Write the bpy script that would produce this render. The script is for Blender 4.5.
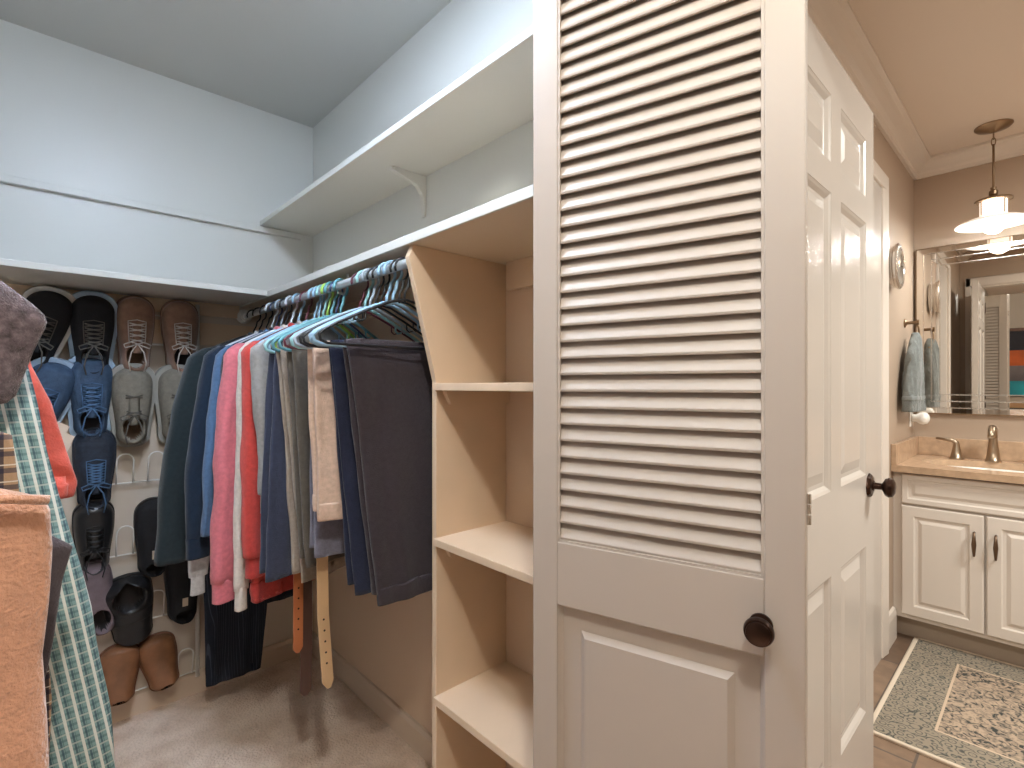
import bpy, bmesh, math, random
from math import sin, cos, pi, radians
from mathutils import Vector, Matrix, noise

for o in list(bpy.data.objects): bpy.data.objects.remove(o, do_unlink=True)
SC = bpy.context.scene
COL = SC.collection

# ------------------------------------------------------------------ camera, world, light, exposure
cam = bpy.data.cameras.new('camera'); cam.sensor_width = 36; cam.lens = 36 * 510 / 1024
cam.shift_y = 0.002; cam.clip_start = .02
camo = bpy.data.objects.new('camera', cam); COL.objects.link(camo)
camo.location = (0, 0, 1.234); camo.rotation_euler = (pi / 2, 0, -radians(43.3))
SC.camera = camo
SC.view_settings.view_transform = 'Standard'; SC.view_settings.look = 'None'
SC.view_settings.gamma = 1; SC.view_settings.use_curve_mapping = False
SC.view_settings.exposure = 0.0
w = bpy.data.worlds.new('world'); SC.world = w; w.use_nodes = True
w.node_tree.nodes['Background'].inputs[0].default_value = (1, .9, .8, 1)
w.node_tree.nodes['Background'].inputs[1].default_value = .15
WARM = (.98, 1, .95)
def area(name, loc, rot, sx, sy, power, color):
    l = bpy.data.lights.new(name, 'AREA'); l.shape = 'RECTANGLE'; l.size = sx; l.size_y = sy
    l.energy = power; l.color = color
    o = bpy.data.objects.new(name, l); COL.objects.link(o); o.location = loc; o.rotation_euler = rot
    o.visible_camera = True
    return o
def point(name, loc, power, color, r=.05):
    l = bpy.data.lights.new(name, 'POINT'); l.energy = power; l.color = color; l.shadow_soft_size = r
    o = bpy.data.objects.new(name, l); COL.objects.link(o); o.location = loc
    return o
P_HALL, P_BED, P_PEND, P_BATH, E_CLOSET = 50, 2, 80, 52, 160.0
point('hall_lamp_light', (.0, -.13, 2.33), P_HALL, WARM, .05)
area('bedroom_fill_light', (-1.0, -1.7, 2.36), (0, 0, 0), .7, .7, P_BED, WARM)  # added fill with no fixture, softens the light around the hall
area('bathroom_fill_light', (2.2, -.9, 2.40), (0, 0, 0), .5, .5, P_BATH, WARM)  # extra unseen source without a fixture, added to brighten the bathroom
point('pendant_light', (3.248, .19, 1.985), P_PEND, (.92, 1, 1), .045)

# ------------------------------------------------------------------ helpers
def lin(c):
    c = c / 255.
    return c / 12.92 if c <= .04045 else ((c + .055) / 1.055) ** 2.4
def rgb(r, g, b): return (lin(r), lin(g), lin(b), 1)
MATS = {}
def mat(name, col, rough=.6, metal=0, bump=0, scale=60, var=0, sheen=0, spec=.5, trans=0, emit=0, coat=0):
    if name in MATS: return MATS[name]
    m = bpy.data.materials.new(name); m.use_nodes = True; MATS[name] = m
    nt = m.node_tree; b = nt.nodes['Principled BSDF']
    c = rgb(*col)
    b.inputs['Base Color'].default_value = c
    b.inputs['Roughness'].default_value = rough; b.inputs['Metallic'].default_value = metal
    b.inputs['Specular IOR Level'].default_value = spec
    if sheen: b.inputs['Sheen Weight'].default_value = sheen; b.inputs['Sheen Roughness'].default_value = .5
    if trans: b.inputs['Transmission Weight'].default_value = trans
    if coat: b.inputs['Coat Weight'].default_value = coat; b.inputs['Coat Roughness'].default_value = .12
    if emit:
        b.inputs['Emission Color'].default_value = c; b.inputs['Emission Strength'].default_value = emit
    tc = nt.nodes.new('ShaderNodeTexCoord')
    n = nt.nodes.new('ShaderNodeTexNoise'); n.inputs['Scale'].default_value = scale; n.inputs['Detail'].default_value = 4
    nt.links.new(tc.outputs['Object'], n.inputs['Vector'])
    if bump:
        bp = nt.nodes.new('ShaderNodeBump'); bp.inputs['Strength'].default_value = bump; bp.inputs['Distance'].default_value = .003
        nt.links.new(n.outputs['Fac'], bp.inputs['Height']); nt.links.new(bp.outputs['Normal'], b.inputs['Normal'])
    if var:
        n2 = nt.nodes.new('ShaderNodeTexNoise'); n2.inputs['Scale'].default_value = scale * .25; n2.inputs['Detail'].default_value = 6
        nt.links.new(tc.outputs['Object'], n2.inputs['Vector'])
        r = nt.nodes.new('ShaderNodeValToRGB')
        r.color_ramp.elements[0].position = .3; r.color_ramp.elements[1].position = .7
        r.color_ramp.elements[0].color = tuple(q * (1 - var) for q in c[:3]) + (1,)
        r.color_ramp.elements[1].color = tuple(min(1, q * (1 + var)) for q in c[:3]) + (1,)
        nt.links.new(n2.outputs['Fac'], r.inputs['Fac']); nt.links.new(r.outputs['Color'], b.inputs['Base Color'])
    return m
def cloth(name, col, scale=350, bump=.5, var=.12, rough=.9, sheen=.25):
    return mat(name, col, rough, 0, bump, scale, var, sheen, .2)

def stripes_mat(name, base, bands, rough=.9):
    """bands: (axis, period, width, color, offset) layered one over another"""
    m = bpy.data.materials.new(name); m.use_nodes = True
    nt = m.node_tree; b = nt.nodes['Principled BSDF']; b.inputs['Roughness'].default_value = rough
    b.inputs['Specular IOR Level'].default_value = .2
    tc = nt.nodes.new('ShaderNodeTexCoord'); sp = nt.nodes.new('ShaderNodeSeparateXYZ')
    nt.links.new(tc.outputs['Object'], sp.inputs[0])
    cur = nt.nodes.new('ShaderNodeRGB'); cur.outputs[0].default_value = rgb(*base); cur = cur.outputs[0]
    for ax, per, wd, col, off, al in bands:
        if ax == 'D':
            s = nt.nodes.new('ShaderNodeMath'); s.operation = 'MULTIPLY_ADD'
            nt.links.new(sp.outputs['Z'], s.inputs[0]); s.inputs[1].default_value = .17
            nt.links.new(sp.outputs['X'], s.inputs[2]); src = s.outputs[0]
        elif ax == 'S':
            s = nt.nodes.new('ShaderNodeMath'); s.operation = 'ADD'
            nt.links.new(sp.outputs['X'], s.inputs[0]); nt.links.new(sp.outputs['Y'], s.inputs[1]); src = s.outputs[0]
        else: src = sp.outputs[ax]
        a = nt.nodes.new('ShaderNodeMath'); a.operation = 'ADD'; nt.links.new(src, a.inputs[0]); a.inputs[1].default_value = 10 + off
        mo = nt.nodes.new('ShaderNodeMath'); mo.operation = 'MODULO'; nt.links.new(a.outputs[0], mo.inputs[0]); mo.inputs[1].default_value = per
        lt = nt.nodes.new('ShaderNodeMath'); lt.operation = 'LESS_THAN'; nt.links.new(mo.outputs[0], lt.inputs[0]); lt.inputs[1].default_value = wd
        mu = nt.nodes.new('ShaderNodeMath'); mu.operation = 'MULTIPLY'; nt.links.new(lt.outputs[0], mu.inputs[0]); mu.inputs[1].default_value = al
        mx = nt.nodes.new('ShaderNodeMix'); mx.data_type = 'RGBA'
        nt.links.new(mu.outputs[0], mx.inputs[0]); nt.links.new(cur, mx.inputs[6]); mx.inputs[7].default_value = rgb(*col)
        cur = mx.outputs[2]
    nt.links.new(cur, b.inputs['Base Color'])
    n = nt.nodes.new('ShaderNodeTexNoise'); n.inputs['Scale'].default_value = 300; nt.links.new(tc.outputs['Object'], n.inputs['Vector'])
    bp = nt.nodes.new('ShaderNodeBump'); bp.inputs['Strength'].default_value = .3; bp.inputs['Distance'].default_value = .002
    nt.links.new(n.outputs['Fac'], bp.inputs['Height']); nt.links.new(bp.outputs['Normal'], b.inputs['Normal'])
    return m

class MB:
    def __init__(s): s.v = []; s.f = []
    def add(s, vs, fs):
        n = len(s.v); s.v += [tuple(q) for q in vs]; s.f += [tuple(i + n for i in f) for f in fs]; return s
    def box(s, x0, x1, y0, y1, z0, z1):
        return s.add([(x0, y0, z0), (x1, y0, z0), (x1, y1, z0), (x0, y1, z0), (x0, y0, z1), (x1, y0, z1), (x1, y1, z1), (x0, y1, z1)],
                     [(0, 3, 2, 1), (4, 5, 6, 7), (0, 1, 5, 4), (1, 2, 6, 5), (2, 3, 7, 6), (3, 0, 4, 7)])
    def prism(s, poly, axis, a, b):
        """poly: list of 2D points in the two other axes (in xyz order), extruded along axis"""
        def P(p, t):
            l = list(p); l.insert('xyz'.index(axis), t); return tuple(l)
        n = len(poly)
        return s.add([P(p, a) for p in poly] + [P(p, b) for p in poly],
                     [tuple(range(n - 1, -1, -1)), tuple(range(n, 2 * n))] + [(i, (i + 1) % n, n + (i + 1) % n, n + i) for i in range(n)])
    def rings(s, rs, cap0=True, cap1=True, closed=True):
        n = len(rs[0]); vs = [p for r in rs for p in r]; fs = []
        m = n if closed else n - 1
        for k in range(len(rs) - 1):
            for i in range(m):
                j = (i + 1) % n
                fs.append((k * n + i, k * n + j, (k + 1) * n + j, (k + 1) * n + i))
        if cap0: fs.append(tuple(range(n - 1, -1, -1)))
        if cap1: fs.append(tuple(range((len(rs) - 1) * n, len(rs) * n)))
        return s.add(vs, fs)
    def lathe(s, prof, c=(0, 0, 0), axis='z', n=32, cap=True):
        rs = []
        for r, h in prof:
            ring = []
            for i in range(n):
                a = 2 * pi * i / n; u, v = r * cos(a), r * sin(a)
                p = {'z': (u, v, h), 'y': (u, h, -v), 'x': (h, u, v)}[axis]
                ring.append((p[0] + c[0], p[1] + c[1], p[2] + c[2]))
            rs.append(ring)
        return s.rings(rs, cap, cap)
    def tube(s, pts, r, n=8, closed=False):
        pts = [Vector(p) for p in pts]; L = len(pts); rs = []
        up = None
        for i, p in enumerate(pts):
            if closed: t = pts[(i + 1) % L] - pts[i - 1]
            else: t = pts[min(i + 1, L - 1)] - pts[max(i - 1, 0)]
            if t.length < 1e-9: t = Vector((0, 0, 1))
            t.normalize()
            if up is None: up = Vector((0, 0, 1)) if abs(t.z) < .9 else Vector((1, 0, 0))
            a = t.cross(up)
            if a.length < 1e-6: a = t.orthogonal()
            a.normalize(); b = a.cross(t).normalized(); up = b
            rr = r[i] if isinstance(r, (list, tuple)) else r
            rs.append([tuple(p + a * (rr * cos(2 * pi * k / n)) + b * (rr * sin(2 * pi * k / n))) for k in range(n)])
        if closed: rs.append(rs[0]); return s.rings(rs, False, False)
        return s.rings(rs)
    def build(s, name, m, parent=None, smooth=False, bevel=0, sub=0):
        me = bpy.data.meshes.new(name); me.from_pydata(s.v, [], s.f); me.update()
        bm = bmesh.new(); bm.from_mesh(me)
        bmesh.ops.remove_doubles(bm, verts=bm.verts, dist=1e-6)
        bmesh.ops.recalc_face_normals(bm, faces=bm.faces); bm.to_mesh(me); bm.free()
        if smooth:
            for p in me.polygons: p.use_smooth = True
        o = bpy.data.objects.new(name, me); COL.objects.link(o); me.materials.append(m)
        if parent: o.parent = parent
        if bevel:
            b = o.modifiers.new('bevel', 'BEVEL'); b.width = bevel; b.segments = 2; b.limit_method = 'ANGLE'
        if sub:
            b = o.modifiers.new('sub', 'SUBSURF'); b.levels = sub; b.render_levels = sub
        if smooth == 'auto':
            es = o.modifiers.new('split', 'EDGE_SPLIT'); es.split_angle = radians(38)
        return o
def thing(name, label, cat, loc=(0, 0, 0), rz=0, group=None, rot=None):
    o = bpy.data.objects.new(name, None); COL.objects.link(o); o.empty_display_size = .05
    o.location = loc; o.rotation_euler = rot if rot else (0, 0, rz)
    tag(o, label, cat, group); return o
def tag(o, label, cat, group=None):
    o['label'] = label; o['category'] = cat
    if group: o['group'] = group
    return o
def struct(o): o['kind'] = 'structure'; return o
def off(mb, dx, dy, dz):
    mb.v = [(x + dx, y + dy, z + dz) for x, y, z in mb.v]; return mb

# ------------------------------------------------------------------ materials
WALLW = mat('closet_wall_paint', (214, 214, 208), .38, bump=.06, scale=25)
CEILW = mat('closet_ceiling_paint', (200, 200, 196), .8, bump=.08, scale=60)
SHELFW = mat('shelf_white_paint', (216, 214, 206), .4, bump=.05, scale=30)
CREAM = mat('cream_shelving_paint', (217, 190, 160), .4, bump=.08, scale=35, var=.03)
DOORP = mat('warm_white_door_paint', (178, 165, 153), .5, bump=.08, scale=22)
DOORG = mat('gloss_white_door_paint', (206, 198, 190), .25, bump=.05, scale=20)
BWALL = mat('taupe_wall_paint', (180, 159, 140), .45, bump=.08, scale=60)
BCEIL = mat('bathroom_ceiling_paint', (228, 214, 200), .8)
TRIM = mat('white_trim_paint', (226, 216, 206), .3)
HWALL = mat('hall_wall_paint', (196, 184, 170), .7)
BRONZE = mat('oil_rubbed_bronze', (62, 44, 36), .3, .85, bump=.1, scale=80, var=.4)
NICKEL = mat('brushed_nickel', (170, 152, 132), .3, 1, bump=.03, scale=200)
CHROME = mat('chrome', (225, 222, 218), .25, 1)
MIRROR = mat('mirror_glass', (236, 232, 226), .0, 1)
BRASS = mat('aged_nickel', (150, 128, 104), .35, 1)
COUNTER = mat('tan_stone_counter', (190, 160, 132), .2, scale=140, var=.12)
PORC = mat('white_porcelain', (240, 234, 226), .1)
WIRE = mat('white_coated_wire', (225, 222, 216), .35)
GLOBE = mat('lit_globe_glass', (255, 238, 216), .3, emit=14)
SHADEM = mat('white_glass_shade', (245, 238, 228), .25, emit=.5)
DIFF = mat('ceiling_lamp_diffuser', (214, 230, 255), .5, emit=E_CLOSET)
HDIFF = mat('hall_lamp_diffuser', (255, 225, 190), .5, emit=2)

# ------------------------------------------------------------------ setting
H = 2.44; BX = .958; BY = 2.373
def wallbox(name, m, *b): return struct(MB().box(*b).build(name, m))
wallbox('wall_back', WALLW, -.66, 1.06, BY, BY + .1, 1.58, H)
wallbox('wall_back_lower', mat('lower_wall_shade_tint', (204, 190, 174), .45, bump=.06, scale=25), -.66, 1.06, BY, BY + .1, 0, 1.58)  # same white wall, warm tint in its colour stands for brown shade under the shelf
wallbox('wall_right', WALLW, BX, 1.04, .50, BY, 1.59, H)
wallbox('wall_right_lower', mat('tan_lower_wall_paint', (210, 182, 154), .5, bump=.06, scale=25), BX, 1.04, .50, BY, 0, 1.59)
wallbox('wall_left', WALLW, -.72, -.62, .6, BY, 0, H)
fw = MB(); fw.box(-.72, .70, .50, .60, 2.06, H); fw.box(.70, BX, .50, .60, 0, H); fw.box(-.72, -.52, .50, .60, 0, 2.06)
struct(fw.build('wall_front', WALLW))
rw = MB(); rw.box(BX, 1.04, -2.6, -.46, 0, H); rw.box(BX, 1.04, .45, .50, 0, H); rw.box(BX, 1.04, -.46, .45, 2.09, H)
struct(rw.build('wall_hall_right', HWALL))
wallbox('wall_hall_back', HWALL, -2.4, 1.04, -2.7, -2.6, 0, H)
wallbox('wall_hall_left', HWALL, -2.5, -2.4, -2.7, .6, 0, H)
wallbox('wall_hall_front', HWALL, -2.4, -.72, .50, .60, 0, H)
wallbox('ceiling_closet', CEILW, -.72, 1.04, .50, BY + .1, H, H + .05)
wallbox('ceiling_hall', BCEIL, -2.5, 1.04, -2.7, .50, H, H + .05)
wallbox('ceiling_bathroom', BCEIL, 1.04, 3.6, -2.0, .63, H, H + .05)
wallbox('wall_bathroom_left', BWALL, 1.04, 3.6, .522, .62, 0, H)
wallbox('wall_bathroom_back', BWALL, 3.507, 3.6, -2.0, .522, 0, H)
wallbox('wall_bathroom_front', BWALL, 1.04, 3.6, -2.1, -2.0, 0, H)
bw = MB(); bw.box(1.04, 1.05, -2.0, -.46, 0, H); bw.box(1.04, 1.05, .45, .522, 0, H); bw.box(1.04, 1.05, -.46, .45, 2.09, H)
struct(bw.build('wall_bathroom_doorway', BWALL))

# carpet
def carpet():
    m = bpy.data.materials.new('beige_carpet'); m.use_nodes = True; nt = m.node_tree; b = nt.nodes['Principled BSDF']
    b.inputs['Roughness'].default_value = .95; b.inputs['Specular IOR Level'].default_value = .1
    tc = nt.nodes.new('ShaderNodeTexCoord')
    v = nt.nodes.new('ShaderNodeTexVoronoi'); v.inputs['Scale'].default_value = 130
    n = nt.nodes.new('ShaderNodeTexNoise'); n.inputs['Scale'].default_value = 9; n.inputs['Detail'].default_value = 8
    for q in (v, n): nt.links.new(tc.outputs['Object'], q.inputs['Vector'])
    r = nt.nodes.new('ShaderNodeValToRGB'); r.color_ramp.elements[0].color = rgb(228, 200, 176); r.color_ramp.elements[1].color = rgb(248, 226, 206)
    r.color_ramp.elements[0].position = .35; r.color_ramp.elements[1].position = .65
    nt.links.new(n.outputs['Fac'], r.inputs['Fac'])
    mx = nt.nodes.new('ShaderNodeMix'); mx.data_type = 'RGBA'; mx.blend_type = 'MULTIPLY'; mx.inputs[0].default_value = .25
    r2 = nt.nodes.new('ShaderNodeValToRGB'); r2.color_ramp.elements[0].color = (1, 1, 1, 1); r2.color_ramp.elements[1].color = (.45, .42, .4, 1)
    nt.links.new(v.outputs['Distance'], r2.inputs['Fac'])
    nt.links.new(r.outputs['Color'], mx.inputs[6]); nt.links.new(r2.outputs['Color'], mx.inputs[7]); nt.links.new(mx.outputs[2], b.inputs['Base Color'])
    bp = nt.nodes.new('ShaderNodeBump'); bp.inputs['Strength'].default_value = .8; bp.inputs['Distance'].default_value = .004; bp.invert = True
    nt.links.new(v.outputs['Distance'], bp.inputs['Height']); nt.links.new(bp.outputs['Normal'], b.inputs['Normal'])
    return m
wallbox('floor', carpet(), -2.5, 1.0, -2.7, BY, -.05, 0)
def tilefloor():
    m = bpy.data.materials.new('brown_plank_tile'); m.use_nodes = True; nt = m.node_tree; b = nt.nodes['Principled BSDF']
    b.inputs['Roughness'].default_value = .4
    tc = nt.nodes.new('ShaderNodeTexCoord'); br = nt.nodes.new('ShaderNodeTexBrick')
    nt.links.new(tc.outputs['Object'], br.inputs['Vector'])
    br.inputs['Color1'].default_value = rgb(150, 124, 102); br.inputs['Color2'].default_value = rgb(112, 90, 74); br.inputs['Mortar'].default_value = rgb(96, 84, 76)
    br.inputs['Scale'].default_value = 1; br.inputs['Brick Width'].default_value = .45; br.inputs['Row Height'].default_value = .15; br.inputs['Mortar Size'].default_value = .004
    n = nt.nodes.new('ShaderNodeTexNoise'); n.inputs['Scale'].default_value = 14; n.inputs['Detail'].default_value = 8
    nt.links.new(tc.outputs['Object'], n.inputs['Vector'])
    mx = nt.nodes.new('ShaderNodeMix'); mx.data_type = 'RGBA'; mx.blend_type = 'OVERLAY'; mx.inputs[0].default_value = .6
    nt.links.new(br.outputs['Color'], mx.inputs[6]); nt.links.new(n.outputs['Fac'], mx.inputs[7]); nt.links.new(mx.outputs[2], b.inputs['Base Color'])
    return m
FZ = .044
wallbox('floor_bathroom', tilefloor(), 1.0, 3.507, -2.0, .522, -.05, FZ)

# trim_1.. crown moulding
def crown(name, axis, a, b, corner, sx):
    pr = [(0, 0), (.082, 0), (.082, -.012), (.066, -.018), (.056, -.03), (.036, -.046), (.02, -.056), (.014, -.068), (.014, -.084), (0, -.084)]
    mb = MB()
    if axis == 'x': mb.prism([(corner - u, H + v) for u, v in pr], 'x', a, b)
    else: mb.prism([(corner - u, H + v) for u, v in pr], 'y', a, b)
    return struct(mb.build(name, TRIM))
crown('trim_1', 'x', 1.05, 3.507, .522, 1)
crown('trim_2', 'y', -2.0, .522, 3.507, 1)
# doorway casing inside bathroom left wall
cs = MB()
def casing_y(mb, x0, x1, y, z0, z1, out):     # trim lying on a wall at y, sticking out towards -y
    mb.box(x0, x1, y - out, y, z0, z1)
cs.prism([(2.78, .522), (2.78, .503), (2.77, .500), (2.73, .506), (2.70, .509), (2.70, .522)], 'z', FZ, 2.16)
cs.box(1.99, 2.78, .503, .522, 2.10, 2.165); cs.box(1.99, 2.06, .497, .522, FZ, 2.12)
struct(cs.build('trim_3', TRIM, bevel=.004))
struct(MB().box(2.06, 2.70, .514, .521, FZ, 2.10).build('door_1', DOORG))
for i, (z0, z1) in enumerate(((.3, .95), (1.1, 2.0))): pass
# doorway casing between hall and bathroom
c2 = MB()
for xa, xb in ((1.05, 1.066), (BX - .016, BX)):
    c2.box(xa, xb, .45, .483, 0, 2.16); c2.box(xa, xb, -.53, -.46, 0, 2.16); c2.box(xa, xb, -.53, .483, 2.09, 2.16)
struct(c2.build('trim_4', TRIM, bevel=.003))
j = MB(); j.box(BX, 1.05, .44, .45, 0, 2.09); j.box(BX, 1.05, -.46, -.448, 0, 2.09); j.box(BX, 1.05, -.46, .45, 2.078, 2.09)
struct(j.build('trim_5', TRIM))
# closet opening casing on hall side
c3 = MB(); c3.box(-.60, .78, .484, .50, 2.06, 2.13); c3.box(.705, .775, .484, .50, 0, 2.06); c3.box(-.60, -.52, .484, .50, 0, 2.06)
struct(c3.build('trim_6', TRIM, bevel=.003))
# baseboards
BBC = mat('closet_baseboard_paint', (208, 186, 164), .4)
struct(MB().prism([(BX, 0), (BX - .014, 0), (BX - .014, .075), (BX - .008, .088), (BX, .09)], 'y', .60, BY).build('baseboard_right', BBC))
struct(MB().prism([(BY, 0), (BY - .014, 0), (BY - .014, .075), (BY - .008, .088), (BY, .09)], 'x', -.62, BX).build('baseboard_back', BBC))
struct(MB().prism([(.522, FZ), (.507, FZ), (.507, .16), (.512, .185), (.522, .19)], 'x', 2.78, 2.975).build('baseboard_bathroom', TRIM))

# ------------------------------------------------------------------ closet shelving
t = thing('wall_shelf', 'long high white shelf running along the right closet wall above the lower shelf', 'shelf', (BX, 1.5, 1.93))
off(MB().box(.724, BX, .60, BY, 1.932, 1.952), -BX, -1.5, -1.93).build('shelf_board', SHELFW, t, bevel=.002)
b = MB(); yb = 1.441
b.prism([(BX, 1.915), (BX, 1.80), (BX - .004, 1.795), (BX - .008, 1.80), (BX - .016, 1.87), (BX - .035, 1.895), (BX - .125, 1.920), (BX - .13, 1.925), (BX - .125, 1.932), (BX, 1.932)], 'y', yb - .009, yb + .009)
off(b, -BX, -1.5, -1.93).build('shelf_bracket', SHELFW, t, bevel=.002)

t = thing('wall_cleat', 'thin white wooden rail fixed high across the back closet wall', 'rail', (0, BY, 1.9))
off(MB().box(-.62, .897, BY - .02, BY, 1.903, 1.927), 0, -BY, -1.9).build('rail', WALLW, t, bevel=.002)

t = thing('closet_shelf', 'lower white shelf over the hanging rail and cubby on the right wall', 'shelf', (BX, 1.5, 1.57))
off(MB().box(.651, BX, .62, BY, 1.570, 1.590), -BX, -1.5, -1.57).build('shelf_board', mat('shelf_pale_cream', (216, 198, 174), .4), t)
off(MB().box(.645, .651, .62, BY, 1.569, 1.591), -BX, -1.5, -1.57).build('edge_strip', SHELFW, t, bevel=.0015)
off(MB().box(BX - .018, BX, .66, 1.02, 1.495, 1.570), -BX, -1.5, -1.57).build('cleat', CREAM, t)
off(MB().box(BX - .018, BX, 1.06, BY, 1.495, 1.570), -BX, -1.5, -1.57).build('cleat', CREAM, t)
t = thing('closet_shelf', 'white shelf across the back wall directly above the shoe rack', 'shelf', (0, BY, 1.58))
off(MB().box(-.62, .644, 2.02, BY, 1.572, 1.592), 0, -BY, -1.58).build('shelf_board', SHELFW, t, bevel=.002)
off(MB().box(-.62, .64, BY - .010, BY, 1.52, 1.572), 0, -BY, -1.58).build('cleat', CREAM, t)
off(MB().box(.3, .93, BY - .008, BY, 1.40, 1.49), 0, -BY, -1.58).build('backing_board', CREAM, t)

t = thing('shelving_unit', 'cream painted cubby shelving with angled side panel beside hanging clothes', 'shelving', (BX, .86, 0))
pn = MB().prism([(BX, .0), (BX, 1.570), (.66, 1.570), (.647, 1.540), (.724, 1.245), (.724, 0)], 'y', 1.040, 1.058)
off(pn, -BX, -.86, 0).build('side_panel', CREAM, t, bevel=.0015)
off(MB().prism([(BX, .0), (BX, 1.570), (.724, 1.570), (.724, 0)], 'y', .625, .643), -BX, -.86, 0).build('side_panel', CREAM, t, bevel=.0015)
for z in (1.223, .843, .455, .07):
    off(MB().box(.716, BX, .643, 1.040, z, z + .018), -BX, -.86, 0).build('shelf', CREAM, t, bevel=.0015)
    for y0, y1 in ((1.026, 1.040), (.643, .657)):
        off(MB().prism([(BX, z), (BX, z - .035), (.76, z - .035), (.745, z - .006), (.745, z)], 'y', y0, y1), -BX, -.86, 0).build('shelf_cleat', CREAM, t)

RX, RZ = .66, 1.53
t = thing('hanging_rail', 'white metal clothes rail below the lower right shelf', 'rail', (RX, 1.7, RZ))
MB().lathe([(.0115, -.642), (.0115, .673)], axis='y', n=20).build('rod', mat('white_rod', (200, 206, 210), .3, .3), t, smooth='auto')
MB().lathe([(.02, .64), (.02, .66), (.03, .664), (.03, .673)], axis='y', n=20).build('flange', WIRE, t, smooth='auto')
br = MB(); yb = -.25
br.tube([(0, yb, -.02), (.02, yb, -.022), (.03, yb, .0), (.03, yb, .040)], .004); br.build('rod_bracket', WIRE, t)
LX = -.27
t = thing('hanging_rail', 'clothes rail on the left side holding fleece and plaid shirts', 'rail', (LX, 1.4, RZ))
MB().lathe([(.0115, -.80), (.0115, .97)], axis='y', n=20).build('rod', WIRE, t, smooth='auto')

# closet ceiling lamp (out of frame overhead, its glow is on the walls)
t = thing('ceiling_light', 'long narrow fluorescent lamp on the closet ceiling', 'lamp', (.22, .98, H))
off(MB().box(-.02, .46, .88, 1.04, H - .02, H), -.22, -.98, -H).build('housing', WIRE, t)
off(MB().box(.06, .38, .89, 1.03, H - .033, H - .02), -.22, -.98, -H).build('diffuser', DIFF, t, bevel=.003)
t = thing('ceiling_light', 'small round hall lamp above the closet opening', 'lamp', (0, -.13, H))
MB().lathe([(.07, -.02), (.07, 0)], n=32).build('base', BRONZE, t, smooth='auto')
MB().tube([(0, 0, -.02), (0, 0, -.05)], .012).build('socket', BRONZE, t)

# ------------------------------------------------------------------ bifold louvred door
A = radians(14.6)
def bifold(origin, label, knob):
    t = thing('bifold_door', label, 'door', origin, 0, 'folded louvred closet doors')
    # local frame: +x from fold edge to free edge, +y into the thickness (away from viewer), z up
    t.rotation_euler = (0, 0, pi / 2 + A)
    W, T = .4034, .028
    s = 1 if knob else -1
    def bx(x0, x1, y0, y1, z0, z1): return (x0, x1, *(sorted((-s * y0, -s * y1))), z0, z1)
    f = MB()
    f.box(*bx(0, .048, 0, T, .02, 2.035)); f.box(*bx(.357, W, 0, T, .02, 2.035))
    f.box(*bx(.048, .357, 0, T, .02, .16)); f.box(*bx(.048, .357, 0, T, .872, .976)); f.box(*bx(.048, .357, 0, T, 1.935, 2.035))
    f.build('frame', DOORP, t, bevel=.0015)
    # sticking beads round the louver opening
    bd = MB()
    for x0, x1, z0, z1 in ((.048, .052, .976, 1.935), (.353, .357, .976, 1.935), (.048, .357, .976, .980), (.048, .357, 1.931, 1.935)):
        bd.box(*bx(x0, x1, .001, .006, z0, z1))
    bd.build('bead', DOORP, t)
    sl = MB(); n = 35; p = .0272
    for i in range(n):
        z = .981 + i * p
        prof = [(.0030, z + .0030), (.0035, z - .0005), (.0055, z - .0012), (.0085, z - .0002), (.0205, z + .0270), (.0215, z + .0325), (.0175, z + .0335), (.0036, z + .0045)]
        if i == n - 1: prof = [(a, min(q, 1.9355)) for a, q in prof]
        sl.prism([(-s * a, q) for a, q in prof], 'x', .050, .355)
    sl.build('louver_slats', DOORP, t)
    # recessed raised panel
    pz0, pz1, px0, px1 = .16, .872, .048, .357
    pm = MB()
    def loop(x0, x1, z0, z1, y): return [(x0, -s * y, z0), (x1, -s * y, z0), (x1, -s * y, z1), (x0, -s * y, z1)]
    pm.rings([loop(px0, px1, pz0, pz1, .003), loop(px0 + .006, px1 - .006, pz0 + .006, pz1 - .006, .012),
              loop(px0 + .038, px1 - .038, pz0 + .038, pz1 - .038, .012), loop(px0 + .047, px1 - .047, pz0 + .047, pz1 - .047, .005)], False, True)
    pm.rings([loop(px0, px1, pz0, pz1, T - .003), loop(px0 + .006, px1 - .006, pz0 + .006, pz1 - .006, T - .010),
              loop(px0 + .038, px1 - .038, pz0 + .038, pz1 - .038, T - .010), loop(px0 + .047, px1 - .047, pz0 + .047, pz1 - .047, T - .004)], False, True)
    pm.build('raised_panel', DOORP, t)
    if knob:
        k = MB().lathe([(.0, .0), (.015, .0), (.015, .003), (.009, .005), (.0075, .012), (.0105, .016), (.0170, .020), (.0188, .024), (.0180, .029), (.0170, .031), (.0150, .0313), (.0145, .033), (.009, .0355), (.0, .036)], axis='y', n=40)
        k.v = [(x + .052, y, z + .915) for x, y, z in k.v]
        k.build('knob', BRONZE, t, smooth='auto')
        for z in (.23, 1.05, 1.85):
            h = MB()
            for q in range(3): h.lathe([(.0035, z + q * .014), (.0035, z + q * .014 + .0125)], c=(-.002, -T * 1, 0), n=12)
            h.build('hinge', CHROME, t, smooth='auto')
    return t
bifold((.724, .218, 0), 'cream louvred bifold door leaf with bronze knob in front of the cubby', True)
# the second leaf folds flat behind the first
T2 = .060
bifold((.724 + T2 * cos(A), .218 + T2 * sin(A), 0), 'rear louvred bifold leaf folded flat behind the front leaf, seen in the mirror', False)

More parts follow.
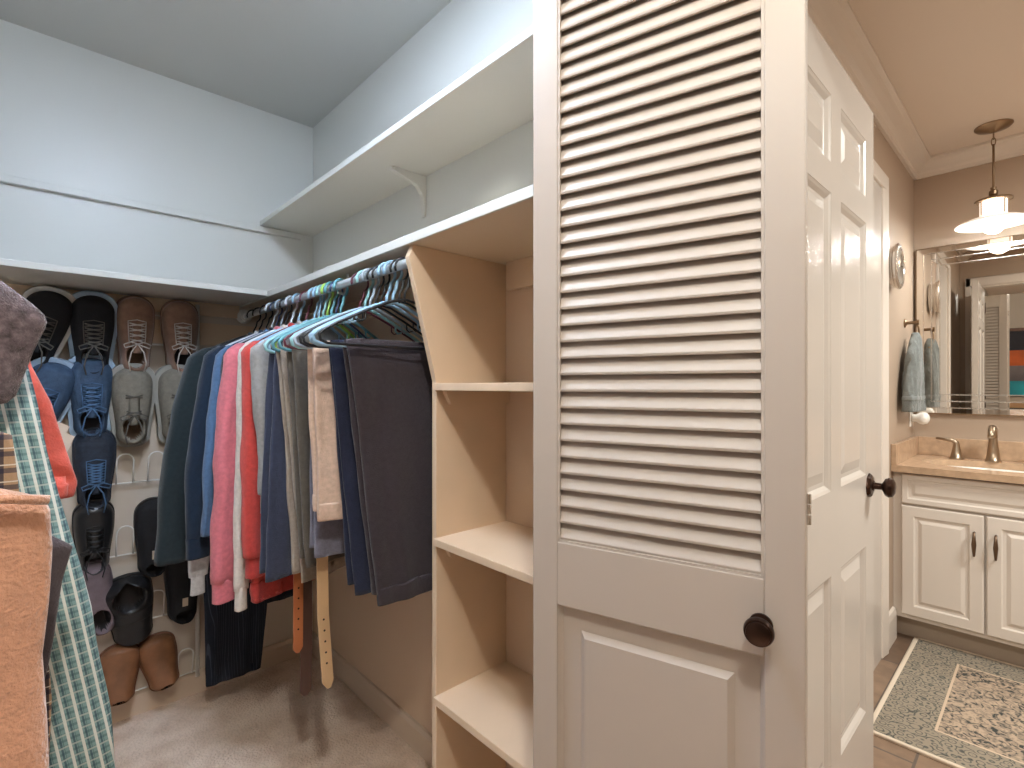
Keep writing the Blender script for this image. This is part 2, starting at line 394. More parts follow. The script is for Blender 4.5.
# ------------------------------------------------------------------ six panel door
def six_panel():
    x0, x1, yF, yB, zb, zt = 1.07, 1.79, .36, .395, .052, 2.03
    t = thing('panel_door', 'open white six panel bathroom door with bronze knob', 'door', (x0, .3775, zb))
    cols = [(1.13, 1.375), (1.457, 1.703)]; rows = [(.32, .785), (.985, 1.69), (1.763, 1.922)]
    m = MB()
    xs = [x0, cols[0][0], cols[0][1], cols[1][0], cols[1][1], x1]; zs = [zb, rows[0][0], rows[0][1], rows[1][0], rows[1][1], rows[2][0], rows[2][1], zt]
    for i in (0, 2, 4): m.box(xs[i], xs[i + 1], yF, yB, zb, zt)
    for i in (1, 3):
        for k in (0, 2, 4, 6): m.box(xs[i], xs[i + 1], yF, yB, zs[k], zs[k + 1])
    off(m, -x0, -.3775, -zb).build('frame', DOORG, t)
    def loop(a, b, c, d, y): return [(a, y, c), (b, y, c), (b, y, d), (a, y, d)]
    for a, b in cols:
        for c, d in rows:
            p = MB()
            for sgn, y in ((1, yF), (-1, yB)):
                p.rings([loop(a - .001, b + .001, c - .001, d + .001, y), loop(a + .006, b - .006, c + .006, d - .006, y + sgn * .004), loop(a + .014, b - .014, c + .014, d - .014, y + sgn * .011),
                         loop(a + .024, b - .024, c + .024, d - .024, y + sgn * .011), loop(a + .05, b - .05, c + .05, d - .05, y + sgn * .004)], False, True)
            off(p, -x0, -.3775, -zb).build('panel', DOORG, t)
    kx, kz = 1.735, .952
    r = MB().lathe([(.0, 0), (.034, 0), (.034, -.004), (.028, -.009), (.016, -.011), (.013, -.014), (0, -.014)], axis='y', n=8)
    off(r, kx - x0, yF - .3775, kz - zb); ro = r.build('rosette', BRONZE, t)
    r = MB().lathe([(.0, -.012), (.010, -.012), (.009, -.03), (.014, -.034), (.024, -.039), (.028, -.047), (.025, -.056), (.016, -.061), (0, -.062)], axis='y', n=10)
    off(r, kx - x0, yF - .3775, kz - zb).build('door_knob', BRONZE, t, smooth='auto')
    for z in (.25, 1.05, 1.85):
        h = MB().lathe([(.006, z), (.006, z + .09)], c=(x0 - .006, yF, 0), n=12)
        off(h, -x0, -.3775, -zb).build('hinge', BRONZE, t, smooth='auto')
six_panel()

# ------------------------------------------------------------------ bathroom
def vanity():
    X, Y0, Y1 = 2.96, .521, -.90
    t = thing('bathroom_vanity', 'white raised panel bathroom vanity cabinet under a tan counter', 'cabinet', (3.2, -.2, FZ))
    O = (-3.2, .2, -FZ)
    cb = MB(); cb.box(X + .02, X + .04, Y1, Y0, .15, .835); cb.box(X + .04, 3.50, Y0 - .018, Y0, .15, .835); cb.box(X + .04, 3.50, Y1, Y1 + .018, .15, .835); cb.box(X + .04, 3.50, Y1, Y0, .15, .168); cb.box(3.49, 3.50, Y1, Y0, .15, .835)
    off(cb, *O).build('cabinet_body', TRIM, t)
    off(MB().box(X + .085, 3.50, Y1, Y0, FZ, .15), *O).build('toe_kick', mat('toe_kick_paint', (176, 160, 144), .5), t)
    def front(name, ya, yb, z0, z1, ins):
        m = MB()
        def loop(q, x): return [(x, ya - q, z0 + q), (x, yb + q, z0 + q), (x, yb + q, z1 - q), (x, ya - q, z1 - q)]
        rs = [loop(0, X + .019), loop(0, X + .004), loop(.004, X), loop(ins, X), loop(ins + .006, X + .006), loop(ins + .016, X + .007), loop(ins + .030, X + .001)]
        m.rings(rs, True, True)
        return off(m, *O).build(name, TRIM, t)
    def handle(par, y, z):
        m = MB().tube([(X - .0, y, z + .048), (X - .02, y, z + .05), (X - .024, y, z + .03), (X - .026, y, z), (X - .024, y, z - .03), (X - .02, y, z - .05), (X, y, z - .048)], [.004, .004, .006, .0085, .006, .004, .004], 10)
        off(m, *O).build('handle', mat('dark_nickel', (120, 100, 84), .35, 1), par, smooth=True)
    d = []
    for i, (ya, yb) in enumerate(((.487, .203), (.195, -.089), (-.10, -.384), (-.395, -.68))):
        o = front('door', ya, yb, .172, .678, .045)
        handle(o, (yb + .03) if i % 2 == 0 else (ya - .03), .555)
    for ya, yb in ((.487, -.089), (-.10, -.68)): front('drawer_front', ya, yb, .689, .826, .022)
    # counter with oval hole
    t = thing('vanity_counter', 'tan stone vanity counter with backsplash and side splash', 'counter', (3.2, -.2, .835))
    O = (-3.2, .2, -.835)
    cx, cy, rx, ry = 3.215, .19, .165, .255
    x0, x1, y0, y1 = 2.925, 3.505, Y1, .52
    N = 96
    ell, rec = [], []
    for i in range(N):
        a = 2 * pi * i / N; c, s_ = cos(a), sin(a)
        ell.append((cx + rx * c, cy + ry * s_))
        k = min(((x1 - cx) / c if c > 1e-9 else (x0 - cx) / c if c < -1e-9 else 1e9), ((y1 - cy) / s_ if s_ > 1e-9 else (y0 - cy) / s_ if s_ < -1e-9 else 1e9))
        rec.append((cx + k * c, cy + k * s_))
    # snap nearest to corners
    for qx in (x0, x1):
        for qy in (y0, y1):
            i = min(range(N), key=lambda i: (rec[i][0] - qx) ** 2 + (rec[i][1] - qy) ** 2); rec[i] = (qx, qy)
    m = MB(); zt, zb_ = .866, .836
    m.rings([[(p[0], p[1], zt) for p in ell], [(p[0], p[1], zt) for p in rec], [(p[0], p[1], zb_) for p in rec], [(p[0], p[1], zb_) for p in ell], [(p[0], p[1], zt) for p in ell]], False, False)
    off(m, *O).build('countertop', COUNTER, t)
    off(MB().box(3.485, 3.506, Y1, .50, .866, .962), *O).build('backsplash', COUNTER, t, bevel=.002)
    off(MB().box(2.93, 3.506, .50, .521, .866, .962), *O).build('side_splash', COUNTER, t, bevel=.002)
    t = thing('sink', 'white oval undermount sink set in the tan counter', 'sink', (cx, cy, .72))
    rs = []
    for k, z in ((1.06, .835), (1.0, .835), (.97, .82), (.9, .77), (.75, .73), (.4, .715), (.1, .712)):
        rs.append([((rx * k) * cos(2 * pi * i / 64), (ry * k) * sin(2 * pi * i / 64), z - .72) for i in range(64)])
    MB().rings(rs, False, True).build('basin', PORC, t, smooth=True)
    MB().lathe([(.022, -.007), (.022, -.004), (.015, -.003)], n=24).build('drain', NICKEL, t, smooth='auto')
vanity()
def faucet():
    t = thing('faucet', 'brushed nickel two handle faucet standing behind the sink', 'faucet', (3.40, .20, .866))
    MB().lathe([(.031, 0), (.031, .006), (.026, .012), (.022, .05), (.0175, .10), (.015, .125)], n=28).build('base', NICKEL, t, smooth='auto')
    MB().tube([(0, 0, .115), (-.003, 0, .14), (-.015, 0, .158), (-.04, 0, .165), (-.075, 0, .158), (-.105, 0, .14), (-.118, 0, .125)], [.016, .0165, .017, .0165, .015, .0135, .013], 16).build('spout', NICKEL, t, smooth=True)
    for y, s in ((.135, 1), (-.135, -1)):
        bs = MB().lathe([(.030, 0), (.030, .006), (.025, .011), (.019, .035), (.014, .065), (.012, .078)], c=(0, y, 0), n=28).build('handle_base', NICKEL, t, smooth='auto')
        MB().tube([(0, y, .065), (0, y + s * .002, .082), (0, y + s * .014, .092), (0, y + s * .04, .096), (0, y + s * .08, .10)], [.012, .012, .0105, .008, .0055], 12).build('lever', NICKEL, bs, smooth=True)
faucet()

MIRROR_TURN = .008
def mirror():
    t = thing('mirror', 'large frameless wall mirror above the vanity reflecting the louvred door', 'mirror', (3.505, -.2, 1.10))
    t.location.x -= .008; t.rotation_euler = (0, 0, MIRROR_TURN)
    y0, y1, z0, z1 = -.90, .510, 1.088, 1.97
    O = (-3.505, .2, -1.10)
    def loop(q, x): return [(x, y1 - q, z0 + q), (x, y0 + q, z0 + q), (x, y0 + q, z1 - q), (x, y1 - q, z1 - q)]
    off(MB().rings([loop(0, 3.505), loop(0, 3.495), loop(.004, 3.493)], True, False), *O).build('backing', BRASS, t)
    off(MB().rings([loop(.004, 3.4935), loop(.030, 3.4905)], False, False), *O).build('outer_bevel', MIRROR, t)
    for q in (.030, .064, .098):
        off(MB().rings([loop(q, 3.4905), loop(q + .001, 3.4885), loop(q + .004, 3.4885), loop(q + .005, 3.4905)], False, False), *O).build('bead', CHROME, t)
    off(MB().rings([loop(.034, 3.4905), loop(.065, 3.4905)], False, False), *O).build('border_strip', MIRROR, t)
    off(MB().rings([loop(.068, 3.4905), loop(.099, 3.4900)], False, False), *O).build('border_strip', MIRROR, t)
    off(MB().rings([loop(.102, 3.4905), loop(.103, 3.4905)], False, True), *O).build('mirror_glass', MIRROR, t)
mirror()

def pendant():
    t = thing('pendant_lamp', 'lit pendant lamp with wide white shade over the vanity', 'lamp', (3.248, .19, H)); t.scale = (.8, .8, 1)
    MB().lathe([(0, 0), (.085, 0), (.085, -.004), (.075, -.012), (.03, -.022), (.012, -.03), (0, -.03)], n=36).build('canopy', BRASS, t, smooth='auto')
    MB().tube([(.009 * cos(a), 0, -.045 + .018 * sin(a)) for a in [2 * pi * i / 16 for i in range(16)]], .0028, 6, True).build('chain_link', BRASS, t, smooth=True)
    MB().tube([(0, .009 * cos(a), -.073 + .018 * sin(a)) for a in [2 * pi * i / 16 for i in range(16)]], .0028, 6, True).build('chain_link', BRASS, t, smooth=True)
    MB().tube([(0, 0, -.085), (0, 0, -.30)], .0055, 10).build('stem', BRASS, t, smooth=True)
    MB().lathe([(0, -.283), (.014, -.285), (.012, -.295), (.020, -.302), (.020, -.318), (.014, -.325), (.022, -.330), (.022, -.336), (0, -.337)], n=24).build('finial', BRASS, t, smooth='auto')
    MB().lathe([(.02, -.336), (.082, -.340), (.084, -.344), (.082, -.348), (.02, -.348)], n=32).build('cage_ring', BRASS, t, smooth='auto')
    for k in range(4):
        a = pi / 4 + k * pi / 2
        MB().tube([(.070 * cos(a), .070 * sin(a), -.344), (.070 * cos(a), .070 * sin(a), -.418)], .0025, 6).build('cage_rod', BRASS, t)
    MB().lathe([(.055, -.349), (.060, -.349), (.060, -.415), (.055, -.415)], n=32, cap=False).build('glass_sleeve', mat('lit_sleeve_glass', (255, 240, 222), .3, emit=1.2), t, smooth='auto')
    MB().lathe([(.05, -.418), (.075, -.420), (.12, -.432), (.165, -.447), (.172, -.451), (.172, -.455), (.165, -.453), (.12, -.438), (.075, -.426), (.05, -.424)], n=48, cap=False).build('shade', SHADEM, t, smooth='auto')
    MB().lathe([(.0, -.500), (.02, -.498), (.036, -.490), (.046, -.475), (.050, -.455), (.046, -.435), (.035, -.42)], n=32, cap=False).build('globe', GLOBE, t, smooth=True)
pendant()
def fix_globe():
    for n in ('globe', 'shade', 'glass_sleeve'):
        pass

t = thing('wall_clock', 'round chrome porthole clock on the taupe bathroom wall', 'clock', (2.89, .522, 1.782))
MB().lathe([(.075, 0), (.088, -.008), (.088, -.022), (.100, -.028), (.100, -.04), (.108, -.048), (.109, -.06), (.100, -.070), (.088, -.070), (.084, -.060)], axis='y', n=48).build('case', CHROME, t, smooth='auto')
MB().lathe([(.0, -.061), (.085, -.061)], axis='y', n=40, cap=False).build('dial', mat('clock_dial', (214, 206, 196), .5, var=.1, scale=80), t)
hd = MB(); hd.box(-.002, .002, -.064, -.062, -.01, .055); hd.box(-.01, .04, -.064, -.062, -.002, .002); hd.build('hands', BRONZE, t)
MB().lathe([(.0, -.074), (.04, -.073), (.07, -.070), (.085, -.066)], axis='y', n=40, cap=False).build('glass', mat('clear_glass', (250, 250, 250), .02, trans=1), t, smooth=True)

t.scale = (.95, .65, .95)
t = thing('towel_hook', 'brushed nickel hook holding the blue hand towel', 'hook', (3.25, .522, 1.555))
MB().lathe([(0, 0), (.022, 0), (.022, -.005), (.012, -.009), (.008, -.012), (.008, -.05), (.013, -.052), (.013, -.06), (0, -.061)], axis='y', n=24).build('post', BRASS, t, smooth='auto')
MB().tube([(0, -.052, .0), (.012, -.056, -.03), (.02, -.058, -.07), (.034, -.055, -.10), (.05, -.048, -.105)], .0045, 8).build('hook_arm', BRASS, t, smooth=True)

# ------------------------------------------------------------------ cloth builder
def lerp(a, b, t): return a + (b - a) * t
def levels(lv, M):
    """lv: (z, xc, hw, ht, yc) sorted from top to bottom -> M+1 interpolated levels"""
    d = [0]
    for i in range(1, len(lv)): d.append(d[-1] + math.hypot(lv[i][0] - lv[i - 1][0], (lv[i][2] - lv[i - 1][2]) * .7) + 1e-6)
    out = []
    for k in range(M + 1):
        s = d[-1] * k / M; i = 1
        while i < len(d) - 1 and d[i] < s: i += 1
        f = (s - d[i - 1]) / (d[i] - d[i - 1])
        out.append(tuple(lerp(lv[i - 1][j], lv[i][j], f) for j in range(5)))
    return out
def drape(lv, M=44, N=56, amp=.006, freq=14, seed=0, top_amp=0, crinkle=.0015, hollow=True):
    rd = random.Random(seed); ph = [rd.uniform(0, 6.28) for _ in range(8)]
    L = levels(lv, M); rs = []; z0, z1 = L[0][0], L[-1][0]
    for (z, xc, hw, ht, yc) in L:
        g = (z0 - z) / (z0 - z1 + 1e-9); a = lerp(top_amp, amp, min(1, g * 1.6)); r = []
        for i in range(N):
            th = 2 * pi * i / N; c, s = cos(th), sin(th)
            ex = math.copysign(abs(c) ** .75, c); ey = math.copysign(abs(s) ** .6, s)
            u = hw * ex; x = xc + u
            f1 = sin(freq * u * 1.0 * 6.28 / .9 + ph[0] + 1.3 * sin(3 * z + ph[1])) * .6 + sin(freq * 1.9 * u * 6.28 / .9 + ph[2] + z * 2.2) * .4
            q = 1 if s > 0 else -1
            wr = crinkle * 3.2 * (noise.noise(Vector((u * 26, z * 7, seed * 3.7 + q))) + .55 * noise.noise(Vector((u * 60, z * 22 + u * 30, seed * 1.3 + q * 4))))
            y = yc + ht * ey + a * f1 + wr * q
            x += crinkle * 3.5 * noise.noise(Vector((c * .8, z * 7.5, seed * 2.1))) * abs(c) + .003 * sin(6 * z + ph[6]) * c
            r.append((x, y, z))
        rs.append(r)
    def shrink(r, k, dz):
        cx = sum(p[0] for p in r) / N; cy = sum(p[1] for p in r) / N
        return [(cx + (p[0] - cx) * k, cy + (p[1] - cy) * k, p[2] + dz) for p in r]
    top = [shrink(rs[0], .5, .004), shrink(rs[0], .85, .003)]
    end = [shrink(rs[-1], .93, -.001), shrink(rs[-1], .90, .004), shrink(rs[-1], .85, .03)] if hollow else [shrink(rs[-1], .8, -.003)]
    return MB().rings(top + rs + end)

HANGC = {}
def hanger(y, colname, col, rot, label, x0=RX, flat=False, tubr=.0042, group=None, roll=0):
    t = thing('clothes_hanger', label, 'hanger', (x0, y, RZ), rot, 'hangers on the right rail' if x0 == RX else 'hangers on the left rail')
    m = mat('hanger_' + colname, col, .35)
    r = tubr; R = .0255; zc = .0115 + r - R
    hk = [(R * cos(a), 0, zc + R * sin(a)) for a in [radians(q) for q in range(200, -61, -20)]]
    hk += [(R * .35, 0, zc - R * 1.6), (.0, 0, zc - R * 2.3), (0, 0, -.092)]
    MB().tube(hk, r * .9, 8).build('hook', m, t, smooth=True)
    W = .205
    p = [(0, 0, -.082)]
    bd = [(0, 0, -.086), (.03, 0, -.092), (.09, 0, -.118), (.16, 0, -.152), (W - .01, 0, -.172), (W, 0, -.182), (W - .003, 0, -.195), (W - .018, 0, -.201), (.10, 0, -.202), (0, 0, -.202)]
    full = bd + [(-a, b, c) for a, b, c in bd[::-1][1:-1]]
    MB().tube(full, r, 8, True).build('body', m, t, smooth=True)
    if not flat:
        for s in (-1, 1):
            MB().tube([(s * .10, 0, -.124), (s * .10, 0, -.14), (s * .108, 0, -.146), (s * .12, 0, -.142)], r * .6, 6).build('strap_notch', m, t, smooth=True)
    return t

GR_ = 'clothes hanging on the right rail'
def shirt(y, rot, m, label, cat, x0=RX, w=.20, length=.78, t=.03, slen=.55, sw=.038, st=.028, flare=.05, side=-1, cuff=None, hem=None, collar=True, name='sweater', seed=1, wb=None, both=True, drop=0, amp=.008, sleeve_out=.0, top=-.1):
    g = thing(name, label, cat, (x0, y, RZ), rot, GR_)
    wb = wb or w
    D = drop
    lv = [(-.100 - D, 0, .055, t * .9, 0), (-.118 - D, 0, .09, t, 0), (-.150 - D, 0, .15, t, 0), (-.178 - D, 0, w - .012, t * .8, 0), (-.215 - D, 0, w + .004, t * .9, 0), (-.30 - D, 0, w, t, 0), (-.5 - D, 0, lerp(w, wb, .5), t * 1.1, 0), (-length - D, 0, wb, t * 1.15, 0)]
    drape(lv, amp=amp, seed=seed).build('body', m, g, smooth=True)
    if hem:
        z = -length - D
        drape([(z + .055, 0, wb + .003, t * 1.2, 0), (z + .03, 0, wb + .005, t * 1.25, 0), (z - .005, 0, wb - .004, t * 1.15, 0)], M=8, amp=amp, top_amp=amp, seed=seed).build('hem_band', hem, g, smooth=True)
    if collar:
        pts = []
        for i in range(24):
            a = 2 * pi * i / 24; pts.append((.062 * cos(a), (t + .004) * sin(a), -.100 - D - .012 * abs(sin(a))))
        MB().tube(pts, .0075, 8, True).build('collar', cuff or m, g, smooth=True)
    for s in ((-1, 1) if both else (side,)):
        zt = -.165 - D; ze = zt - slen; x = s * (w - sw * .45)
        fl = flare * (1 if s == side else .3)
        lv = [(zt, x - s * .012, sw * .55, st * .7, 0), (zt - .025, x + s * .004, sw * 1.0, st, 0), (zt - slen * .3, x + s * fl * .45, sw * 1.02, st * 1.05, -.004), (zt - slen * .6, x + s * fl * .8, sw * .86, st, -.006), (ze + .03, x + s * fl, sw * .72, st * .85, -.006), (ze, x + s * fl, sw * .70, st * .8, -.006)]
        drape(lv, M=34, N=28, amp=.002, freq=20, crinkle=.0022, seed=seed + s + 7).build('sleeve', m, g, smooth=True)
        if cuff:
            drape([(ze + .006, x + s * fl, sw * .62, st * .75, -.006), (ze - .02, x + s * fl, sw * .60, st * .72, -.006), (ze - .06, x + s * fl, sw * .62, st * .74, -.006)], M=10, N=28, amp=0, crinkle=.0008, seed=seed).build('cuff', cuff, g, smooth=True)
    return g
def trousers(y, rot, m, label, name='trousers', cat='trousers', x0=RX, xa=-.205, xb=.205, ba=None, bb=None, length=.6, t=.013, gap=.012, seed=1, cuff=None, stagger=.02, zt=-.186, waist=None, amp=.006):
    """folded over the hanger bar; two hanging layers"""
    g = thing(name, label, cat, (x0, y, RZ), rot, GR_)
    ba = xa if ba is None else ba; bb = xb if bb is None else bb
    # saddle over bar
    for k, s in enumerate((-1, 1)):
        L = length - (stagger if k else 0)
        lv = [(zt, (xa + xb) / 2, (xb - xa) / 2 - .004, t * .7, s * .005), (zt - .012, (xa + xb) / 2, (xb - xa) / 2, t * .85, s * (gap * .8)), (zt - .12, lerp(xa + xb, ba + bb, .2) / 2, lerp(xb - xa, bb - ba, .2) / 2, t, s * gap), (zt - L * .6, lerp(xa + xb, ba + bb, .6) / 2, lerp(xb - xa, bb - ba, .6) / 2, t, s * gap * 1.15), (zt - L, (ba + bb) / 2, (bb - ba) / 2, t * 1.05, s * gap * 1.2)]
        drape(lv, M=46, N=60, amp=amp, freq=9, top_amp=.001, seed=seed + k, crinkle=.001).build('leg', m, g, smooth=True)
        if cuff:
            z = zt - L
            drape([(z + .04, (ba + bb) / 2, (bb - ba) / 2 + .003, t * 1.25, s * gap * 1.2), (z + .02, (ba + bb) / 2, (bb - ba) / 2 + .004, t * 1.3, s * gap * 1.2), (z - .002, (ba + bb) / 2, (bb - ba) / 2 + .002, t * 1.2, s * gap * 1.2)], M=8, amp=amp, freq=9, top_amp=amp, seed=seed + k, crinkle=.0006).build('cuff', cuff, g, smooth=True)
    return g

# ------------------------------------------------------------------ clothes on the right rail, near to far
c_char = cloth('charcoal_knit', (56, 48, 52)); c_navy = cloth('navy_cotton', (34, 38, 58)); c_beige = cloth('peach_beige_cotton', (208, 178, 156))
c_lilac = cloth('lilac_grey_cotton', (120, 118, 132)); c_olive = cloth('olive_twill', (92, 84, 74)); c_khaki = cloth('khaki_twill', (160, 146, 132))
c_denim = cloth('dark_denim', (54, 58, 76)); c_grey = cloth('grey_linen', (150, 146, 142)); c_red = cloth('red_knit', (196, 70, 62)); c_redrib = cloth('red_rib', (180, 60, 54))
c_cream = cloth('cream_fleece', (216, 206, 194)); c_pink = cloth('pink_sweatshirt', (206, 114, 122)); c_pinkrib = cloth('pink_rib', (214, 118, 128))
c_blue = cloth('blue_chambray', (84, 112, 146)); c_dnavy = cloth('dark_navy_wool', (26, 40, 58)); c_green = cloth('dark_green_wool', (36, 46, 50)); c_black = cloth('black_navy_twill', (26, 30, 42))
c_white = cloth('white_cotton', (214, 216, 220)); c_pin = stripes_mat('navy_pinstripe', (34, 38, 48), [('S', .009, .0012, (74, 80, 92), 0, .7)])
LB = ('light_blue', (150, 184, 208)); WH = ('white_plastic', (214, 220, 226)); BK = ('black_plastic', (24, 24, 28)); NV = ('navy_plastic', (40, 56, 96))
LM = ('lime_plastic', (160, 200, 90)); TL = ('teal_plastic', (96, 150, 160)); MR = ('maroon_plastic', (90, 34, 48)); MT = ('mint_plastic', (150, 196, 200)); GR = ('grey_plastic', (160, 170, 180))

trousers(1.135, radians(2), c_char, 'charcoal grey knit lounge pants, nearest garment to the cubby', 'lounge_pants', 'trousers', xa=-.135, xb=.205, ba=-.045, bb=.235, length=.64, seed=3, t=.012, cuff=c_char, amp=.005)
trousers(1.195, radians(2), c_navy, 'navy trousers hanging directly behind the charcoal lounge pants', xa=-.14, xb=.20, ba=-.085, bb=.2, length=.625, seed=6, t=.010, amp=.004)
trousers(1.252, radians(2), c_beige, 'peach beige cotton shorts with turned cuffs beside navy trousers', 'shorts', 'shorts', xa=-.165, xb=.19, ba=-.145, bb=.15, length=.44, seed=9, cuff=c_beige, t=.013, amp=.004)
trousers(1.312, radians(1), c_lilac, 'lilac grey shorts showing below the peach beige shorts', 'shorts', 'shorts', xa=-.135, xb=.19, ba=-.135, bb=.17, length=.55, seed=12, t=.011, amp=.004)
trousers(1.432, radians(18), c_olive, 'olive brown trousers with thick seams behind the beige shorts', xa=-.175, xb=.18, ba=-.13, bb=.16, length=.60, seed=15, t=.012, amp=.004)
trousers(1.495, radians(20), c_khaki, 'khaki grey trousers next to the dark denim shorts', xa=-.185, xb=.18, ba=-.125, bb=.18, length=.66, seed=18, t=.010, amp=.004)
trousers(1.556, radians(20), c_denim, 'dark blue denim shorts hanging with a wide leg', 'shorts', 'shorts', xa=-.18, xb=.17, ba=-.215, bb=.18, length=.645, seed=21, t=.013, amp=.004)
shirt(1.622, radians(21), c_grey, 'grey linen shirt with short loose sleeve beside red sweater', 'shirt', w=.195, length=.66, slen=.44, sw=.040, st=.020, flare=.0, seed=24, name='shirt', t=.014, amp=.004)
shirt(1.692, radians(22), c_red, 'bright red knit sweater between grey shirt and cream fleece', 'sweater', w=.205, length=.93, slen=.63, sw=.045, st=.024, flare=.012, seed=27, cuff=c_redrib, hem=c_redrib, t=.018, amp=.005)
shirt(1.757, radians(22), c_cream, 'cream fleece top with a long narrow sleeve beside pink sweatshirt', 'sweater', w=.205, length=.80, slen=.74, sw=.026, st=.018, flare=.028, seed=30, cuff=c_cream, name='pullover', t=.016, amp=.004)
shirt(1.822, radians(22), c_pink, 'pink sweatshirt with ribbed cuff hanging mid rail', 'sweatshirt', w=.215, length=.91, slen=.72, sw=.050, st=.026, flare=.066, seed=33, cuff=c_pinkrib, hem=c_pinkrib, name='sweatshirt', t=.020, amp=.005)
shirt(1.876, radians(20), c_black, 'black navy shirt squeezed between pink sweatshirt and blue shirt', 'shirt', w=.205, length=.80, slen=.58, sw=.04, st=.016, flare=.05, seed=36, name='shirt', t=.012, amp=.003)
shirt(1.924, radians(20), c_blue, 'blue chambray shirt left of the pink sweatshirt', 'shirt', w=.21, length=.80, slen=.60, sw=.04, st=.016, flare=.075, seed=39, name='shirt', t=.014, amp=.003)
shirt(1.975, radians(18), c_dnavy, 'dark navy wool coat hanging near the shoe rack', 'coat', w=.225, length=.84, slen=.62, sw=.058, st=.024, flare=.085, seed=42, name='coat', t=.020, cuff=c_dnavy, amp=.004)
shirt(2.022, radians(15), c_white, 'white shirt whose tail shows below the navy coat', 'shirt', w=.205, length=.80, slen=.76, sw=.038, st=.016, flare=.082, seed=41, cuff=c_white, name='shirt', t=.014, amp=.003)
shirt(2.085, radians(10), c_green, 'dark green black jacket, last garment before the shoe rack', 'jacket', w=.235, length=.86, slen=.72, sw=.062, st=.032, flare=.115, seed=45, name='jacket', t=.024, amp=.004)
trousers(2.165, radians(0), c_pin, 'navy pinstripe suit trousers hanging lowest near the floor', xa=-.20, xb=.14, ba=-.19, bb=.0, length=1.22, seed=48, t=.014, stagger=.03)
trousers(2.235, radians(0), c_black, 'black trousers hanging low in the back corner', xa=-.10, xb=.2, ba=-.10, bb=.2, length=1.0, seed=51, t=.012)

hd = [(1.080, BK, -4, 'black hanger with no clothes, nearest to the cubby panel'), (1.105, BK, 3, 'black hanger behind the nearest black hanger'),
      (1.135, LB, 2, 'light blue hanger holding the charcoal lounge pants'), (1.166, LB, 6, 'light blue empty hanger angled over the navy trousers'),
      (1.195, BK, 3, 'black hanger holding the navy trousers'), (1.224, BK, 5, 'black empty hanger next to the peach shorts hanger'),
      (1.252, GR, 4, 'grey hanger holding the peach beige shorts'), (1.282, MT, 6, 'mint empty hanger behind the peach beige shorts'),
      (1.312, MR, 2, 'maroon hanger holding the lilac grey shorts'), (1.432, TL, 18, 'teal hanger holding the olive brown trousers'),
      (1.462, NV, 24, 'navy empty hanger beside the teal hanger'), (1.495, TL, 20, 'teal hanger holding the khaki grey trousers'),
      (1.525, LM, 26, 'lime green hanger in the middle of the rail'), (1.556, MT, 20, 'mint hanger holding the dark denim shorts'),
      (1.590, LB, 28, 'light blue hanger between denim shorts and grey shirt'), (1.622, LB, 21, 'light blue hanger inside the grey linen shirt'),
      (1.692, MR, 22, 'maroon hanger inside the red sweater'), (1.757, LB, 22, 'light blue hanger inside the cream fleece top'), (1.822, WH, 22, 'white hanger inside the pink sweatshirt'),
      (1.876, BK, 20, 'black hanger inside the black navy shirt'), (1.924, GR, 20, 'grey hanger inside the blue chambray shirt'),
      (2.022, WH, 15, 'white hanger inside the white shirt'), (1.975, NV, 18, 'navy hanger inside the dark navy coat'), (2.085, BK, 10, 'black hanger inside the dark green jacket'),
      (2.165, BK, 0, 'black hanger holding the pinstripe trousers'), (2.235, BK, 0, 'black hanger holding the low black trousers')]
for y, c, r, lab in hd: hanger(y, c[0], c[1], radians(r), lab, tubr=.0045 if c in (LB, MT, WH, GR, TL, LM) else .0032)

def belt(name, m, pts, label, holes=True, w=.017, th=.0025):
    t = thing(name, label, 'belt', pts[0], 0, 'belts hanging among the trousers')
    ps = [Vector(p) - Vector(pts[0]) for p in pts]; rs = []
    for i, p in enumerate(ps):
        ww = w if i < len(ps) - 1 else w * .35
        rs.append([(p.x - ww, p.y - th, p.z), (p.x + ww, p.y - th, p.z), (p.x + ww, p.y + th, p.z), (p.x - ww, p.y + th, p.z)])
    MB().rings(rs).build('strap', m, t, bevel=.001)
    if holes:
        for k in range(5):
            z = ps[-1].z + .07 + k * .03; f = k
            # x along the strap at that height
            for a, b in zip(ps, ps[1:]):
                if b.z <= z <= a.z:
                    q = (z - b.z) / (a.z - b.z); x = b.x + (a.x - b.x) * q; y = b.y + (a.y - b.y) * q
            MB().lathe([(.0028, y - .0032), (.0028, y + .0032)], c=(x, 0, z), axis='y', n=10).build('hole', mat('dark_hole', (40, 28, 20), .8), t)
c_tanl = mat('tan_leather', (206, 170, 128), .5, bump=.2, scale=150); c_cog = mat('cognac_leather', (176, 104, 62), .45, bump=.2, scale=150); c_dbr = mat('dark_brown_leather', (84, 58, 48), .45, bump=.2, scale=150)
belt('belt', c_tanl, [(.565, 1.340, 1.10), (.565, 1.340, .9), (.566, 1.340, .75), (.568, 1.340, .62), (.575, 1.34, .52), (.581, 1.34, .44), (.584, 1.34, .42)], 'pale tan leather belt dangling lowest below the shorts', w=.0155)
belt('belt', c_cog, [(.568, 1.512, 1.05), (.568, 1.512, .75), (.567, 1.512, .6), (.566, 1.512, .47), (.566, 1.512, .455)], 'orange brown leather belt end hanging beside dark belt', holes=True, w=.014)
belt('belt', c_dbr, [(.590, 1.522, 1.05), (.593, 1.522, .75), (.595, 1.522, .5), (.592, 1.522, .33), (.592, 1.522, .315)], 'dark brown leather belt hanging behind orange brown belt', holes=False, w=.017)

